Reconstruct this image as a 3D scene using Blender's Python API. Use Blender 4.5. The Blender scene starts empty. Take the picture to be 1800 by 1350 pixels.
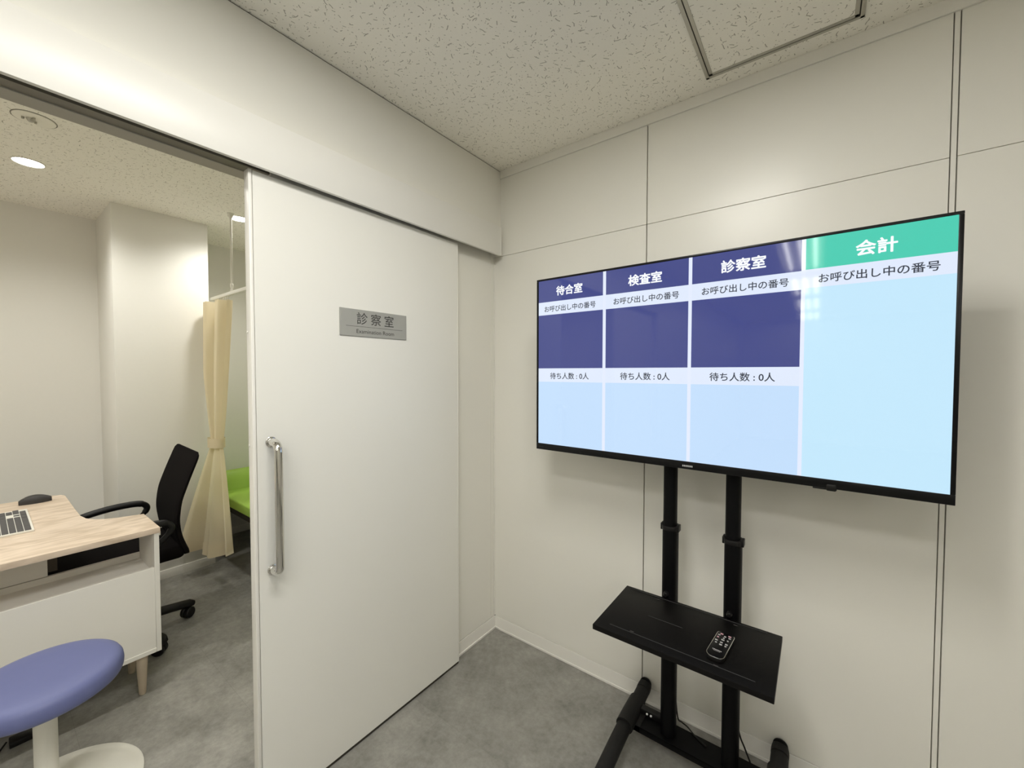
import bpy, bmesh, math, random
from mathutils import Vector, Matrix

random.seed(7)
scene = bpy.context.scene
C = scene.collection

# ------------------------------------------------------------------ camera, world, light, exposure
FOCAL_PX = 709.595                     # for a frame 1800 px wide
YAW, PITCH, ROLL = 0.6475, -0.0291, 0.0007
cam_data = bpy.data.cameras.new('camera')
cam_data.sensor_width = 36.0
cam_data.lens = FOCAL_PX / 1800 * 36.0
cam_data.clip_start = 0.02
cam = bpy.data.objects.new('camera', cam_data)
C.objects.link(cam)
fwd = Vector((-math.sin(YAW) * math.cos(PITCH), math.cos(YAW) * math.cos(PITCH), math.sin(PITCH)))
rgt = Vector((math.cos(YAW), math.sin(YAW), 0))
upv = rgt.cross(fwd)
r2 = rgt * math.cos(ROLL) + upv * math.sin(ROLL)
u2 = upv * math.cos(ROLL) - rgt * math.sin(ROLL)
mw = Matrix((r2, u2, -fwd)).transposed().to_4x4()
mw.translation = Vector((1.4026, -1.7107, 1.4272))
cam.matrix_world = mw
scene.camera = cam

world = bpy.data.worlds.new('world')
world.use_nodes = True
world.node_tree.nodes['Background'].inputs[0].default_value = (0.9, 0.93, 1.0, 1)
world.node_tree.nodes['Background'].inputs[1].default_value = 0.02
scene.world = world

vs = scene.view_settings
vs.view_transform = 'Standard'
vs.look = 'None'
vs.exposure = 0.36
vs.gamma = 1.0
vs.use_curve_mapping = False
scene.cycles.use_denoising = True
scene.cycles.max_bounces = 10
scene.cycles.diffuse_bounces = 8
scene.cycles.sample_clamp_indirect = 6.0
scene.cycles.caustics_reflective = False
scene.cycles.caustics_refractive = False

WARM = (1.0, 0.982, 0.92)
COOL = (1.0, 0.975, 0.93)
P_DOWN = 11.0         # waiting area downlight
P_EXAM = 20.0         # each examination room downlight (spot)

def area_lamp(name, loc, sx, sy, power, color, shape='RECTANGLE'):
    l = bpy.data.lights.new(name, 'AREA')
    l.shape = shape
    l.size = sx
    if shape in ('RECTANGLE', 'ELLIPSE'):
        l.size_y = sy
    l.energy = power
    l.color = color
    o = bpy.data.objects.new(name, l)
    o.location = loc
    C.objects.link(o)
    return o

def spot_lamp(name, loc, power, color, angle, blend, radius):
    l = bpy.data.lights.new(name, 'SPOT')
    l.energy = power
    l.color = color
    l.spot_size = math.radians(angle)
    l.spot_blend = blend
    l.shadow_soft_size = radius
    o = bpy.data.objects.new(name, l)
    o.location = loc
    C.objects.link(o)
    return o

HC = 2.5                                # ceiling height
WAIT_DOWN = [(0.98, -1.42)]            # panel light near the sliding door
WAIT_FILL = [(1.35, -2.36)]            # unseen wide panel behind the camera, added as fill light
P_FILL = 11.0
WAIT_ROUND = [(1.2, -1.10)]            # round downlight above the television
P_ROUND = 3.2
WAIT_TROFF = [(1.27, -3.35), (1.27, -5.0), (1.27, -6.6), (1.27, -8.2), (3.1, -3.4), (3.1, -5.2)]  # right-hand row is unseen, added for ambient fill
EXAM_DOWN = [(-1.835, -1.531), (-1.841, -0.585), (-0.75, -1.6), (-0.75, -2.5), (-1.84, -2.5)]
for x, y in WAIT_DOWN:
    area_lamp('panel_lamp', (x, y, HC - 0.014), 0.28, 0.58, P_DOWN, WARM)
for x, y in WAIT_FILL:
    area_lamp('panel_lamp', (x, y, HC - 0.014), 1.15, 0.26, P_FILL, COOL)  # added fill lamp that lifts the ambient level
for x, y in WAIT_ROUND:
    area_lamp('downlight_lamp', (x, y, HC - 0.012), 0.12, 0.12, P_ROUND, WARM, 'DISK')
for x, y in EXAM_DOWN:
    spot_lamp('exam_lamp', (x, y, HC - 0.02), P_EXAM, WARM, 150, 0.8, 0.05)

# ------------------------------------------------------------------ materials
def srgb(r, g, b):
    f = lambda c: (c / 255) / 12.92 if c / 255 <= 0.04045 else (((c / 255) + 0.055) / 1.055) ** 2.4
    return (f(r), f(g), f(b), 1)

def new_mat(name):
    m = bpy.data.materials.new(name)
    m.use_nodes = True
    nt = m.node_tree
    return m, nt, nt.nodes['Principled BSDF']

def N(nt, t, **kw):
    n = nt.nodes.new(t)
    for k, v in kw.items():
        setattr(n, k, v)
    return n

def math_node(nt, op, a, b=None, clamp=False):
    n = nt.nodes.new('ShaderNodeMath')
    n.operation = op
    n.use_clamp = clamp
    for i, v in enumerate((a, b)):
        if v is None:
            continue
        if isinstance(v, (int, float)):
            n.inputs[i].default_value = v
        else:
            nt.links.new(v, n.inputs[i])
    return n.outputs[0]

def mix_col(nt, fac, a, b):
    n = nt.nodes.new('ShaderNodeMix')
    n.data_type = 'RGBA'
    if isinstance(fac, (int, float)):
        n.inputs[0].default_value = fac
    else:
        nt.links.new(fac, n.inputs[0])
    for i, v in ((6, a), (7, b)):
        if isinstance(v, tuple):
            n.inputs[i].default_value = v
        else:
            nt.links.new(v, n.inputs[i])
    return n.outputs[2]

def simple(name, col, rough=0.5, metal=0.0, spec=0.5, noise=0.0, nscale=40, bump=0.0, bscale=200, coat=0.0):
    m, nt, b = new_mat(name)
    b.inputs['Roughness'].default_value = rough
    b.inputs['Metallic'].default_value = metal
    b.inputs['Specular IOR Level'].default_value = spec
    if coat:
        b.inputs['Coat Weight'].default_value = coat
        b.inputs['Coat Roughness'].default_value = 0.15
    tc = N(nt, 'ShaderNodeTexCoord')
    nz = N(nt, 'ShaderNodeTexNoise')
    nz.inputs['Scale'].default_value = nscale
    nz.inputs['Detail'].default_value = 4
    nt.links.new(tc.outputs['Object'], nz.inputs['Vector'])
    k = 1 - noise
    dark = (col[0] * k, col[1] * k, col[2] * k, 1)
    nt.links.new(mix_col(nt, nz.outputs['Fac'], dark, col), b.inputs['Base Color'])
    if bump:
        n2 = N(nt, 'ShaderNodeTexNoise')
        n2.inputs['Scale'].default_value = bscale
        n2.inputs['Detail'].default_value = 3
        nt.links.new(tc.outputs['Object'], n2.inputs['Vector'])
        bp = N(nt, 'ShaderNodeBump')
        bp.inputs['Strength'].default_value = bump
        bp.inputs['Distance'].default_value = 0.002
        nt.links.new(n2.outputs['Fac'], bp.inputs['Height'])
        nt.links.new(bp.outputs['Normal'], b.inputs['Normal'])
    return m

M = {}
M['panel'] = simple('white_wall_panel', (0.80, 0.786, 0.73, 1), rough=0.33, spec=0.5, noise=0.015, nscale=3)
M['header'] = simple('white_coated_steel', (0.82, 0.807, 0.765, 1), rough=0.36, spec=0.5, noise=0.01, nscale=3)
M['door'] = simple('white_door_laminate', (0.81, 0.80, 0.752, 1), rough=0.42, spec=0.4, noise=0.01, nscale=3)
M['trim'] = simple('white_trim', (0.83, 0.812, 0.765, 1), rough=0.4, spec=0.4, noise=0.01)
M['wallpaper'] = simple('white_wallpaper', (0.81, 0.797, 0.755, 1), rough=0.75, spec=0.2, noise=0.02, nscale=60, bump=0.12, bscale=350)
M['gap'] = simple('dark_joint', (0.05, 0.045, 0.035, 1), rough=0.8, spec=0.1)
M['track'] = simple('shaded_aluminium_track', (0.2, 0.185, 0.155, 1), rough=0.5, metal=0.3)  # track metal darkened to hold the shade under the header
M['soffit'] = simple('shade_toned_soffit', (0.43, 0.405, 0.355, 1), rough=0.6, spec=0.3)  # shade of the underside put into the colour
M['chrome'] = simple('polished_steel', (0.72, 0.71, 0.68, 1), rough=0.09, metal=1.0)
M['alu'] = simple('brushed_aluminium', (0.50, 0.48, 0.42, 1), rough=0.4, metal=0.6, noise=0.1)
M['sign'] = simple('silver_sign_plate', (0.36, 0.36, 0.335, 1), rough=0.5, metal=0.0, noise=0.06, nscale=15)
M['print'] = simple('dark_print', (0.035, 0.035, 0.03, 1), rough=0.6)
M['black_metal'] = simple('black_coated_steel', (0.0025, 0.0025, 0.003, 1), rough=0.5, spec=0.14, noise=0.2, bump=0.1, bscale=700)
M['black_grain'] = simple('black_grain_shelf', (0.0035, 0.003, 0.003, 1), rough=0.5, spec=0.17, noise=0.3, nscale=90, bump=0.25, bscale=500)
M['black_plastic'] = simple('black_plastic', (0.007, 0.0065, 0.0065, 1), rough=0.42, spec=0.32, noise=0.1)
M['cover'] = simple('ceiling_white_cover', (0.90, 0.875, 0.80, 1), rough=0.7, spec=0.2)
M['leg_black'] = simple('grained_black_leg', (0.011, 0.0105, 0.010, 1), rough=0.6, spec=0.3, noise=0.3, nscale=120, bump=0.25, bscale=600)
M['rib'] = simple('grey_rib', (0.03, 0.03, 0.031, 1), rough=0.35, spec=0.5)  # lighter grey than the shelf
M['bezel'] = simple('black_bezel', (0.0035, 0.0035, 0.004, 1), rough=0.3, spec=0.25)
M['grey_plastic'] = simple('dark_grey_plastic', (0.04, 0.037, 0.036, 1), rough=0.5, spec=0.35, noise=0.1)
M['key'] = simple('grey_keycaps', (0.07, 0.068, 0.07, 1), rough=0.55, noise=0.1)
M['white_plastic'] = simple('white_plastic', (0.78, 0.765, 0.70, 1), rough=0.4, noise=0.01)
M['desk_white'] = simple('white_desk_board', (0.80, 0.785, 0.74, 1), rough=0.5, spec=0.35, noise=0.015, nscale=8)
M['leg_wood'] = simple('pale_turned_wood', (0.55, 0.46, 0.35, 1), rough=0.55, noise=0.2, nscale=25)
M['blue'] = simple('blue_vinyl', (0.135, 0.155, 0.33, 1), rough=0.45, spec=0.4, noise=0.04, nscale=30, bump=0.12, bscale=700)
M['green'] = simple('green_vinyl', (0.34, 0.54, 0.085, 1), rough=0.45, spec=0.4, noise=0.05, nscale=30, bump=0.1, bscale=600)
M['couch_base'] = simple('dark_brown_couch_base', (0.03, 0.024, 0.02, 1), rough=0.6)
M['shade_brown'] = simple('drawer_shade_brown', (0.05, 0.036, 0.022, 1), rough=0.6, noise=0.3, nscale=60)  # tone of the shade beside the drawer
M['silver_print'] = simple('silver_print', (0.55, 0.55, 0.55, 1), rough=0.4, metal=0.3)
M['pink_print'] = simple('pink_button', (0.62, 0.36, 0.42, 1), rough=0.45)
M['light_print'] = simple('pale_button', (0.45, 0.45, 0.45, 1), rough=0.45)
M['white_dot'] = simple('bright_pin', (0.8, 0.8, 0.8, 1), rough=0.3, metal=0.4)

# black woven fabric of the office chair
m, nt, b = new_mat('black_mesh_fabric')
b.inputs['Roughness'].default_value = 0.9
b.inputs['Specular IOR Level'].default_value = 0.06
b.inputs['Sheen Weight'].default_value = 0.0
tc = N(nt, 'ShaderNodeTexCoord')
ck = N(nt, 'ShaderNodeTexChecker')
ck.inputs['Scale'].default_value = 380
ck.inputs['Color1'].default_value = (0.007, 0.0058, 0.0058, 1)
ck.inputs['Color2'].default_value = (0.005, 0.004, 0.004, 1)
nt.links.new(tc.outputs['Object'], ck.inputs['Vector'])
nt.links.new(ck.outputs['Color'], b.inputs['Base Color'])
M['fabric'] = m

# cream curtain cloth
m, nt, b = new_mat('cream_curtain_cloth')
b.inputs['Roughness'].default_value = 0.85
b.inputs['Specular IOR Level'].default_value = 0.15
b.inputs['Sheen Weight'].default_value = 0.2
tc = N(nt, 'ShaderNodeTexCoord')
nz = N(nt, 'ShaderNodeTexNoise'); nz.inputs['Scale'].default_value = 220
nt.links.new(tc.outputs['Object'], nz.inputs['Vector'])
nt.links.new(mix_col(nt, nz.outputs['Fac'], (0.92, 0.865, 0.725, 1), (0.95, 0.90, 0.77, 1)), b.inputs['Base Color'])
tr = N(nt, 'ShaderNodeBsdfTranslucent'); tr.inputs['Color'].default_value = (0.94, 0.87, 0.70, 1)
mx = N(nt, 'ShaderNodeMixShader'); mx.inputs[0].default_value = 0.42
nt.links.new(b.outputs[0], mx.inputs[1]); nt.links.new(tr.outputs[0], mx.inputs[2])
nt.links.new(mx.outputs[0], nt.nodes['Material Output'].inputs[0])
M['curtain'] = m

# rock wool ceiling board with short worm-like fissures
def ceiling_mat(name, base, mark):
    m, nt, b = new_mat(name)
    b.inputs['Roughness'].default_value = 0.9
    b.inputs['Specular IOR Level'].default_value = 0.1
    geo = N(nt, 'ShaderNodeNewGeometry')
    total = None
    for (sc_, L, Wd, dens, seed) in ((27, 0.24, 0.034, 0.72, 0.0), (40, 0.20, 0.040, 0.5, 7.3), (75, 0.12, 0.075, 0.35, 3.1)):
        mp = N(nt, 'ShaderNodeMapping')
        mp.inputs['Scale'].default_value = (sc_, sc_, 0.0)
        mp.inputs['Location'].default_value = (seed, seed * 1.7, 0.0)
        nt.links.new(geo.outputs['Position'], mp.inputs['Vector'])
        vo = N(nt, 'ShaderNodeTexVoronoi', voronoi_dimensions='2D', feature='F1')
        vo.inputs['Scale'].default_value = 1.0
        vo.inputs['Randomness'].default_value = 0.9
        nt.links.new(mp.outputs[0], vo.inputs['Vector'])
        sb = N(nt, 'ShaderNodeVectorMath', operation='SUBTRACT')
        nt.links.new(mp.outputs[0], sb.inputs[0]); nt.links.new(vo.outputs['Position'], sb.inputs[1])
        sp = N(nt, 'ShaderNodeSeparateColor')
        nt.links.new(vo.outputs['Color'], sp.inputs[0])
        ang = math_node(nt, 'MULTIPLY', sp.outputs[0], 6.28)
        rt = N(nt, 'ShaderNodeVectorRotate', rotation_type='Z_AXIS')
        nt.links.new(sb.outputs[0], rt.inputs['Vector']); nt.links.new(ang, rt.inputs['Angle'])
        xyz = N(nt, 'ShaderNodeSeparateXYZ')
        nt.links.new(rt.outputs[0], xyz.inputs[0])
        x = xyz.outputs[0]
        # bend of the stroke
        bend = math_node(nt, 'MULTIPLY', math_node(nt, 'SUBTRACT', sp.outputs[1], 0.5), 2.6)
        y = math_node(nt, 'ADD', xyz.outputs[1], math_node(nt, 'MULTIPLY', bend, math_node(nt, 'MULTIPLY', x, x)))
        ln = math_node(nt, 'MULTIPLY', math_node(nt, 'ADD', sp.outputs[2], 0.25), L)
        inx = math_node(nt, 'LESS_THAN', math_node(nt, 'ABSOLUTE', x), ln)
        iny = math_node(nt, 'LESS_THAN', math_node(nt, 'ABSOLUTE', y), Wd)
        keep = math_node(nt, 'LESS_THAN', math_node(nt, 'FRACT', math_node(nt, 'MULTIPLY', sp.outputs[0], 17.3)), dens)
        s = math_node(nt, 'MULTIPLY', math_node(nt, 'MULTIPLY', inx, iny), keep)
        total = s if total is None else math_node(nt, 'MAXIMUM', total, s)
    nz = N(nt, 'ShaderNodeTexNoise'); nz.inputs['Scale'].default_value = 160; nz.inputs['Detail'].default_value = 5
    nt.links.new(geo.outputs['Position'], nz.inputs['Vector'])
    basec = mix_col(nt, nz.outputs['Fac'], tuple(c * 0.96 for c in base[:3]) + (1,), base)
    nt.links.new(mix_col(nt, math_node(nt, 'MULTIPLY', total, 0.7), basec, mark), b.inputs['Base Color'])
    bp = N(nt, 'ShaderNodeBump'); bp.invert = True
    bp.inputs['Strength'].default_value = 0.4; bp.inputs['Distance'].default_value = 0.003
    nt.links.new(total, bp.inputs['Height'])
    nt.links.new(bp.outputs['Normal'], b.inputs['Normal'])
    return m
M['ceiling'] = ceiling_mat('fissured_ceiling_board', (0.94, 0.915, 0.845, 1), (0.2, 0.18, 0.14, 1))

# grey mottled vinyl tiles
m, nt, b = new_mat('grey_vinyl_tiles')
b.inputs['Roughness'].default_value = 0.46
b.inputs['Specular IOR Level'].default_value = 0.4
geo = N(nt, 'ShaderNodeNewGeometry')
br = N(nt, 'ShaderNodeTexBrick')
br.offset = 0.5
br.inputs['Scale'].default_value = 1.0
br.inputs['Brick Width'].default_value = 0.92
br.inputs['Row Height'].default_value = 0.46
br.inputs['Mortar Size'].default_value = 0.0008
br.inputs['Mortar Smooth'].default_value = 0.0
br.inputs['Bias'].default_value = 0.0
br.inputs['Color1'].default_value = (0.9, 0.9, 0.9, 1)
br.inputs['Color2'].default_value = (1.05, 1.05, 1.05, 1)
br.inputs['Mortar'].default_value = (0.86, 0.86, 0.86, 1)
mp = N(nt, 'ShaderNodeMapping'); mp.inputs['Location'].default_value = (0.27, 0.13, 0)
nt.links.new(geo.outputs['Position'], mp.inputs['Vector'])
nt.links.new(mp.outputs[0], br.inputs['Vector'])
n1 = N(nt, 'ShaderNodeTexNoise'); n1.inputs['Scale'].default_value = 5.5; n1.inputs['Detail'].default_value = 9; n1.inputs['Roughness'].default_value = 0.68
n2 = N(nt, 'ShaderNodeTexNoise'); n2.inputs['Scale'].default_value = 42; n2.inputs['Detail'].default_value = 7; n2.inputs['Roughness'].default_value = 0.7
for n in (n1, n2):
    nt.links.new(geo.outputs['Position'], n.inputs['Vector'])
rp = N(nt, 'ShaderNodeValToRGB')
rp.color_ramp.elements[0].position = 0.33; rp.color_ramp.elements[0].color = (0.168, 0.163, 0.147, 1)
rp.color_ramp.elements[1].position = 0.68; rp.color_ramp.elements[1].color = (0.375, 0.365, 0.335, 1)
sm = math_node(nt, 'ADD', math_node(nt, 'MULTIPLY', n1.outputs['Fac'], 0.62), math_node(nt, 'MULTIPLY', n2.outputs['Fac'], 0.38))
nt.links.new(sm, rp.inputs['Fac'])
mu = N(nt, 'ShaderNodeMix', data_type='RGBA', blend_type='MULTIPLY'); mu.inputs[0].default_value = 1.0
nt.links.new(rp.outputs['Color'], mu.inputs[6]); nt.links.new(br.outputs['Color'], mu.inputs[7])
nt.links.new(mu.outputs[2], b.inputs['Base Color'])
bp = N(nt, 'ShaderNodeBump'); bp.inputs['Strength'].default_value = 0.08; bp.inputs['Distance'].default_value = 0.002
nt.links.new(n2.outputs['Fac'], bp.inputs['Height']); nt.links.new(bp.outputs['Normal'], b.inputs['Normal'])
M['floor'] = m

# pale oak desktop
m, nt, b = new_mat('pale_oak_laminate')
b.inputs['Roughness'].default_value = 0.5
b.inputs['Specular IOR Level'].default_value = 0.35
geo = N(nt, 'ShaderNodeNewGeometry')
mp = N(nt, 'ShaderNodeMapping'); mp.inputs['Scale'].default_value = (5.0, 1.3, 3.0)
nt.links.new(geo.outputs['Position'], mp.inputs['Vector'])
nw = N(nt, 'ShaderNodeTexNoise'); nw.inputs['Scale'].default_value = 1.5; nw.inputs['Detail'].default_value = 3; nw.inputs['Distortion'].default_value = 0.8
nt.links.new(mp.outputs[0], nw.inputs['Vector'])
rings = math_node(nt, 'FRACT', math_node(nt, 'MULTIPLY', nw.outputs['Fac'], 6.0))
rg = math_node(nt, 'ABSOLUTE', math_node(nt, 'SUBTRACT', rings, 0.5))
nf = N(nt, 'ShaderNodeTexNoise'); nf.inputs['Scale'].default_value = 14; nf.inputs['Detail'].default_value = 8
nt.links.new(mp.outputs[0], nf.inputs['Vector'])
rp = N(nt, 'ShaderNodeValToRGB')
rp.color_ramp.elements[0].position = 0.25; rp.color_ramp.elements[0].color = (0.55, 0.44, 0.335, 1)
rp.color_ramp.elements[1].position = 0.72; rp.color_ramp.elements[1].color = (0.78, 0.655, 0.535, 1)
fac = math_node(nt, 'ADD', math_node(nt, 'MULTIPLY', nf.outputs['Fac'], 0.55), math_node(nt, 'MULTIPLY', rg, 0.62))
nt.links.new(fac, rp.inputs['Fac'])
nt.links.new(rp.outputs['Color'], b.inputs['Base Color'])
M['oak'] = m

def glow(name, col, strength, rough=0.05, base=(0.01, 0.01, 0.012, 1)):
    m, nt, b = new_mat(name)
    b.inputs['Base Color'].default_value = base
    b.inputs['Roughness'].default_value = rough
    b.inputs['Emission Color'].default_value = col
    b.inputs['Emission Strength'].default_value = strength
    if name.startswith('screen'):
        b.inputs['Emission Strength'].default_value = strength / 2 ** vs.exposure
    return m
M['scr_white'] = glow('screen_white', srgb(228, 236, 254), 1.0)
M['scr_band'] = glow('screen_band', srgb(224, 234, 252), 1.0)
M['scr_navy'] = glow('screen_navy', srgb(64, 72, 134), 1.0)
M['scr_sky'] = glow('screen_pale_blue', srgb(196, 223, 252), 1.0)
M['scr_cyan'] = glow('screen_pale_cyan', srgb(196, 232, 252), 1.0)
M['scr_teal'] = glow('screen_teal', srgb(74, 204, 178), 1.0)
M['scr_text'] = glow('screen_grey_text', srgb(48, 54, 68), 1.0)
M['scr_textw'] = glow('screen_white_text', srgb(246, 250, 255), 1.05)
M['lamp'] = glow('lamp_diffuser', (1.0, 0.98, 0.92, 1), 18.0, base=(0.8, 0.8, 0.8, 1), rough=0.5)
M['lamp_soft'] = glow('panel_light_diffuser', (1.0, 0.975, 0.92, 1), 3.0, base=(0.8, 0.8, 0.8, 1), rough=0.5)
M['tube'] = glow('lamp_tube', (1.0, 0.985, 0.93, 1), 12.0, base=(0.8, 0.8, 0.8, 1), rough=0.5)
M['tube_fill'] = glow('fill_lamp_tube', (1.0, 0.985, 0.93, 1), 27.0, base=(0.8, 0.8, 0.8, 1), rough=0.5)  # stronger glow for the added right-hand row

# ------------------------------------------------------------------ mesh helpers
def V(*a):
    return Vector(a)

def add_box(bm, lo, hi, bevel=0.0, seg=2):
    lo, hi = Vector(lo), Vector(hi)
    r = bmesh.ops.create_cube(bm, size=1.0)
    vs_ = r['verts']
    for v in vs_:
        v.co = Vector(((lo[i] + hi[i]) / 2 + v.co[i] * (hi[i] - lo[i]) for i in range(3)))
    if bevel > 0:
        es = list({e for v in vs_ for e in v.link_edges})
        bmesh.ops.bevel(bm, geom=es, offset=bevel, segments=seg, profile=0.5, affect='EDGES')
    return bm

def add_prism(bm, pts, axis, a, b, bevel=0.0, seg=2):
    """closed 2-D outline extruded along an axis (0,1,2) from a to b; pts are the two other coordinates in order"""
    oth = [i for i in range(3) if i != axis]
    def mk(p, t):
        c = [0, 0, 0]; c[oth[0]] = p[0]; c[oth[1]] = p[1]; c[axis] = t
        return bm.verts.new(c)
    A = [mk(p, a) for p in pts]; B = [mk(p, b) for p in pts]
    n = len(pts)
    fs = [bm.faces.new(A[::-1]), bm.faces.new(B)]
    for i in range(n):
        fs.append(bm.faces.new((A[i], A[(i + 1) % n], B[(i + 1) % n], B[i])))
    bmesh.ops.recalc_face_normals(bm, faces=fs)
    if bevel > 0:
        es = list({e for f in fs[:2] for e in f.edges})
        bmesh.ops.bevel(bm, geom=es, offset=bevel, segments=seg, profile=0.5, affect='EDGES')
    return bm

def add_lathe(bm, prof, center=(0, 0, 0), n=32, axis='Z', closed=False):
    """prof: list of (radius, height)"""
    c = Vector(center)
    def P(r, h, t):
        x, y = r * math.cos(t), r * math.sin(t)
        if axis == 'Z':
            return c + V(x, y, h)
        if axis == 'X':
            return c + V(h, x, y)
        return c + V(x, h, y)
    rings, fs = [], []
    for r, h in prof:
        if r < 1e-6:
            rings.append([bm.verts.new(P(0, h, 0))])
        else:
            rings.append([bm.verts.new(P(r, h, 2 * math.pi * i / n)) for i in range(n)])
    for a, b in zip(rings, rings[1:]):
        for i in range(n):
            j = (i + 1) % n
            if len(a) == 1 and len(b) == 1:
                continue
            if len(a) == 1:
                fs.append(bm.faces.new((a[0], b[i], b[j])))
            elif len(b) == 1:
                fs.append(bm.faces.new((a[i], a[j], b[0])))
            else:
                fs.append(bm.faces.new((a[i], a[j], b[j], b[i])))
    for ring in (rings[0], rings[-1]):
        if len(ring) > 1 and not closed:
            fs.append(bm.faces.new(ring))
    bmesh.ops.recalc_face_normals(bm, faces=fs)
    return bm

def smooth_path(pts, sub=6):
    """Catmull-Rom through points"""
    P = [Vector(p) for p in pts]
    out = []
    for i in range(len(P) - 1):
        p0 = P[max(i - 1, 0)]; p1 = P[i]; p2 = P[i + 1]; p3 = P[min(i + 2, len(P) - 1)]
        for k in range(sub):
            t = k / sub
            out.append(0.5 * ((2 * p1) + (p2 - p0) * t + (2 * p0 - 5 * p1 + 4 * p2 - p3) * t * t + (3 * p1 - p0 - 3 * p2 + p3) * t ** 3))
    out.append(P[-1])
    return out

def add_tube(bm, pts, rad, n=12, ref=(0, 0, 1), squash=1.0, roundcap=False):
    """tube along pts; rad number or list; squash scales the section along the binormal-side direction"""
    P = [Vector(p) for p in pts]
    R = [rad] * len(P) if isinstance(rad, (int, float)) else list(rad)
    if roundcap:
        d0 = (P[0] - P[1]).normalized(); d1 = (P[-1] - P[-2]).normalized()
        s, e = [], []
        for a in (80, 60, 40, 20):
            a = math.radians(a)
            s.append((P[0] + d0 * R[0] * math.sin(a), R[0] * math.cos(a)))
            e.append((P[-1] + d1 * R[-1] * math.sin(a), R[-1] * math.cos(a)))
        e = e[::-1]
        P = [x[0] for x in s] + P + [x[0] for x in e]
        R = [x[1] for x in s] + R + [x[1] for x in e]
    ref = Vector(ref)
    rings, fs = [], []
    for i, p in enumerate(P):
        t = (P[min(i + 1, len(P) - 1)] - P[max(i - 1, 0)]).normalized()
        s = t.cross(ref)
        if s.length < 1e-4:
            s = t.cross(Vector((1, 0, 0)))
        s.normalize()
        u = s.cross(t).normalized()
        rings.append([bm.verts.new(p + s * math.cos(2 * math.pi * k / n) * R[i] + u * math.sin(2 * math.pi * k / n) * R[i] * squash) for k in range(n)])
    for a, b in zip(rings, rings[1:]):
        for k in range(n):
            j = (k + 1) % n
            fs.append(bm.faces.new((a[k], a[j], b[j], b[k])))
    fs.append(bm.faces.new(rings[0][::-1])); fs.append(bm.faces.new(rings[-1]))
    bmesh.ops.recalc_face_normals(bm, faces=fs)
    return bm

def BM():
    return bmesh.new()

def root_of(o):
    while o.parent:
        o = o.parent
    return o

def obj(name, bm, mat, parent=None, smooth=True, angle=40, label=None, origin=None):
    """one mesh object; geometry is given in world coordinates"""
    off = Vector((0, 0, 0))
    if parent is not None:
        off = root_of(parent).location
    elif origin is not None:
        off = Vector(origin)
    if isinstance(bm, bpy.types.Mesh):
        me = bm
        me.name = name
        me.transform(Matrix.Translation(-off))
    else:
        bmesh.ops.translate(bm, verts=bm.verts, vec=-off)
        me = bpy.data.meshes.new(name)
        bm.to_mesh(me); bm.free()
    me.materials.clear()
    me.materials.append(mat)
    if smooth:
        for p in me.polygons:
            p.use_smooth = True
        me.set_sharp_from_angle(angle=math.radians(angle))
    o = bpy.data.objects.new(name, me)
    C.objects.link(o)
    if parent is not None:
        o.parent = parent
    elif origin is not None:
        o.location = off
    if label:
        o['label'] = label
    return o

def thing(name, loc, label, cat, group=None):
    o = bpy.data.objects.new(name, None)
    o.empty_display_size = 0.05
    o.location = loc
    C.objects.link(o)
    tag(o, label, cat, group)
    return o

def tag(o, label, cat, group=None):
    o['label'] = label; o['category'] = cat
    if group:
        o['group'] = group
    return o

def struct(name, bm, mat, parent=None, **kw):
    o = obj(name, bm, mat, parent, **kw)
    if parent is None:
        o['kind'] = 'structure'
    return o

def copy_tree(o, parent=None):
    c = o.copy()
    C.objects.link(c)
    c.parent = parent
    for ch in list(o.children):
        copy_tree(ch, c)
    return c

FRONT = Matrix(((1, 0, 0), (0, 0, -1), (0, 1, 0)))      # text read by someone looking towards +y
SIDE = Matrix(((0, 0, 1), (1, 0, 0), (0, 1, 0)))        # text read by someone looking towards -x
TOPV = Matrix(((1, 0, 0), (0, 1, 0), (0, 0, 1)))

def text_mesh(s, center, frame, width=None, height=None, bold=0.0, spacing=1.0, extrude=0.002, heavy=0.0):
    cu = bpy.data.curves.new('lettering', 'FONT')
    cu.body = s
    cu.size = 1.0
    cu.offset = bold
    cu.space_character = spacing
    cu.extrude = extrude
    cu.resolution_u = 4
    o = bpy.data.objects.new('lettering', cu)
    C.objects.link(o)
    dg = bpy.context.evaluated_depsgraph_get()
    me = bpy.data.meshes.new_from_object(o.evaluated_get(dg))
    bpy.data.objects.remove(o); bpy.data.curves.remove(cu)
    xs = [v.co.x for v in me.vertices]; ys = [v.co.y for v in me.vertices]
    if not xs:
        return me
    w = max(xs) - min(xs); h = max(ys) - min(ys)
    cx, cy = (max(xs) + min(xs)) / 2, (max(ys) + min(ys)) / 2
    k = width / w if width else height / h
    ctr = Vector(center)
    if heavy:
        src = me
        bmx = bmesh.new()
        for q in range(8):
            dx, dy = heavy * math.cos(q * math.pi / 4), heavy * math.sin(q * math.pi / 4)
            n0 = len(bmx.verts)
            bmx.from_mesh(src)
            bmx.verts.ensure_lookup_table()
            for v in bmx.verts[n0:]:
                v.co.x += dx; v.co.y += dy; v.co.z += q * 0.0005
        me = bpy.data.meshes.new('lettering')
        bmx.to_mesh(me); bmx.free()
    for v in me.vertices:
        v.co = ctr + frame @ Vector(((v.co.x - cx) * k, (v.co.y - cy) * k, v.co.z * k))
    return me

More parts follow.
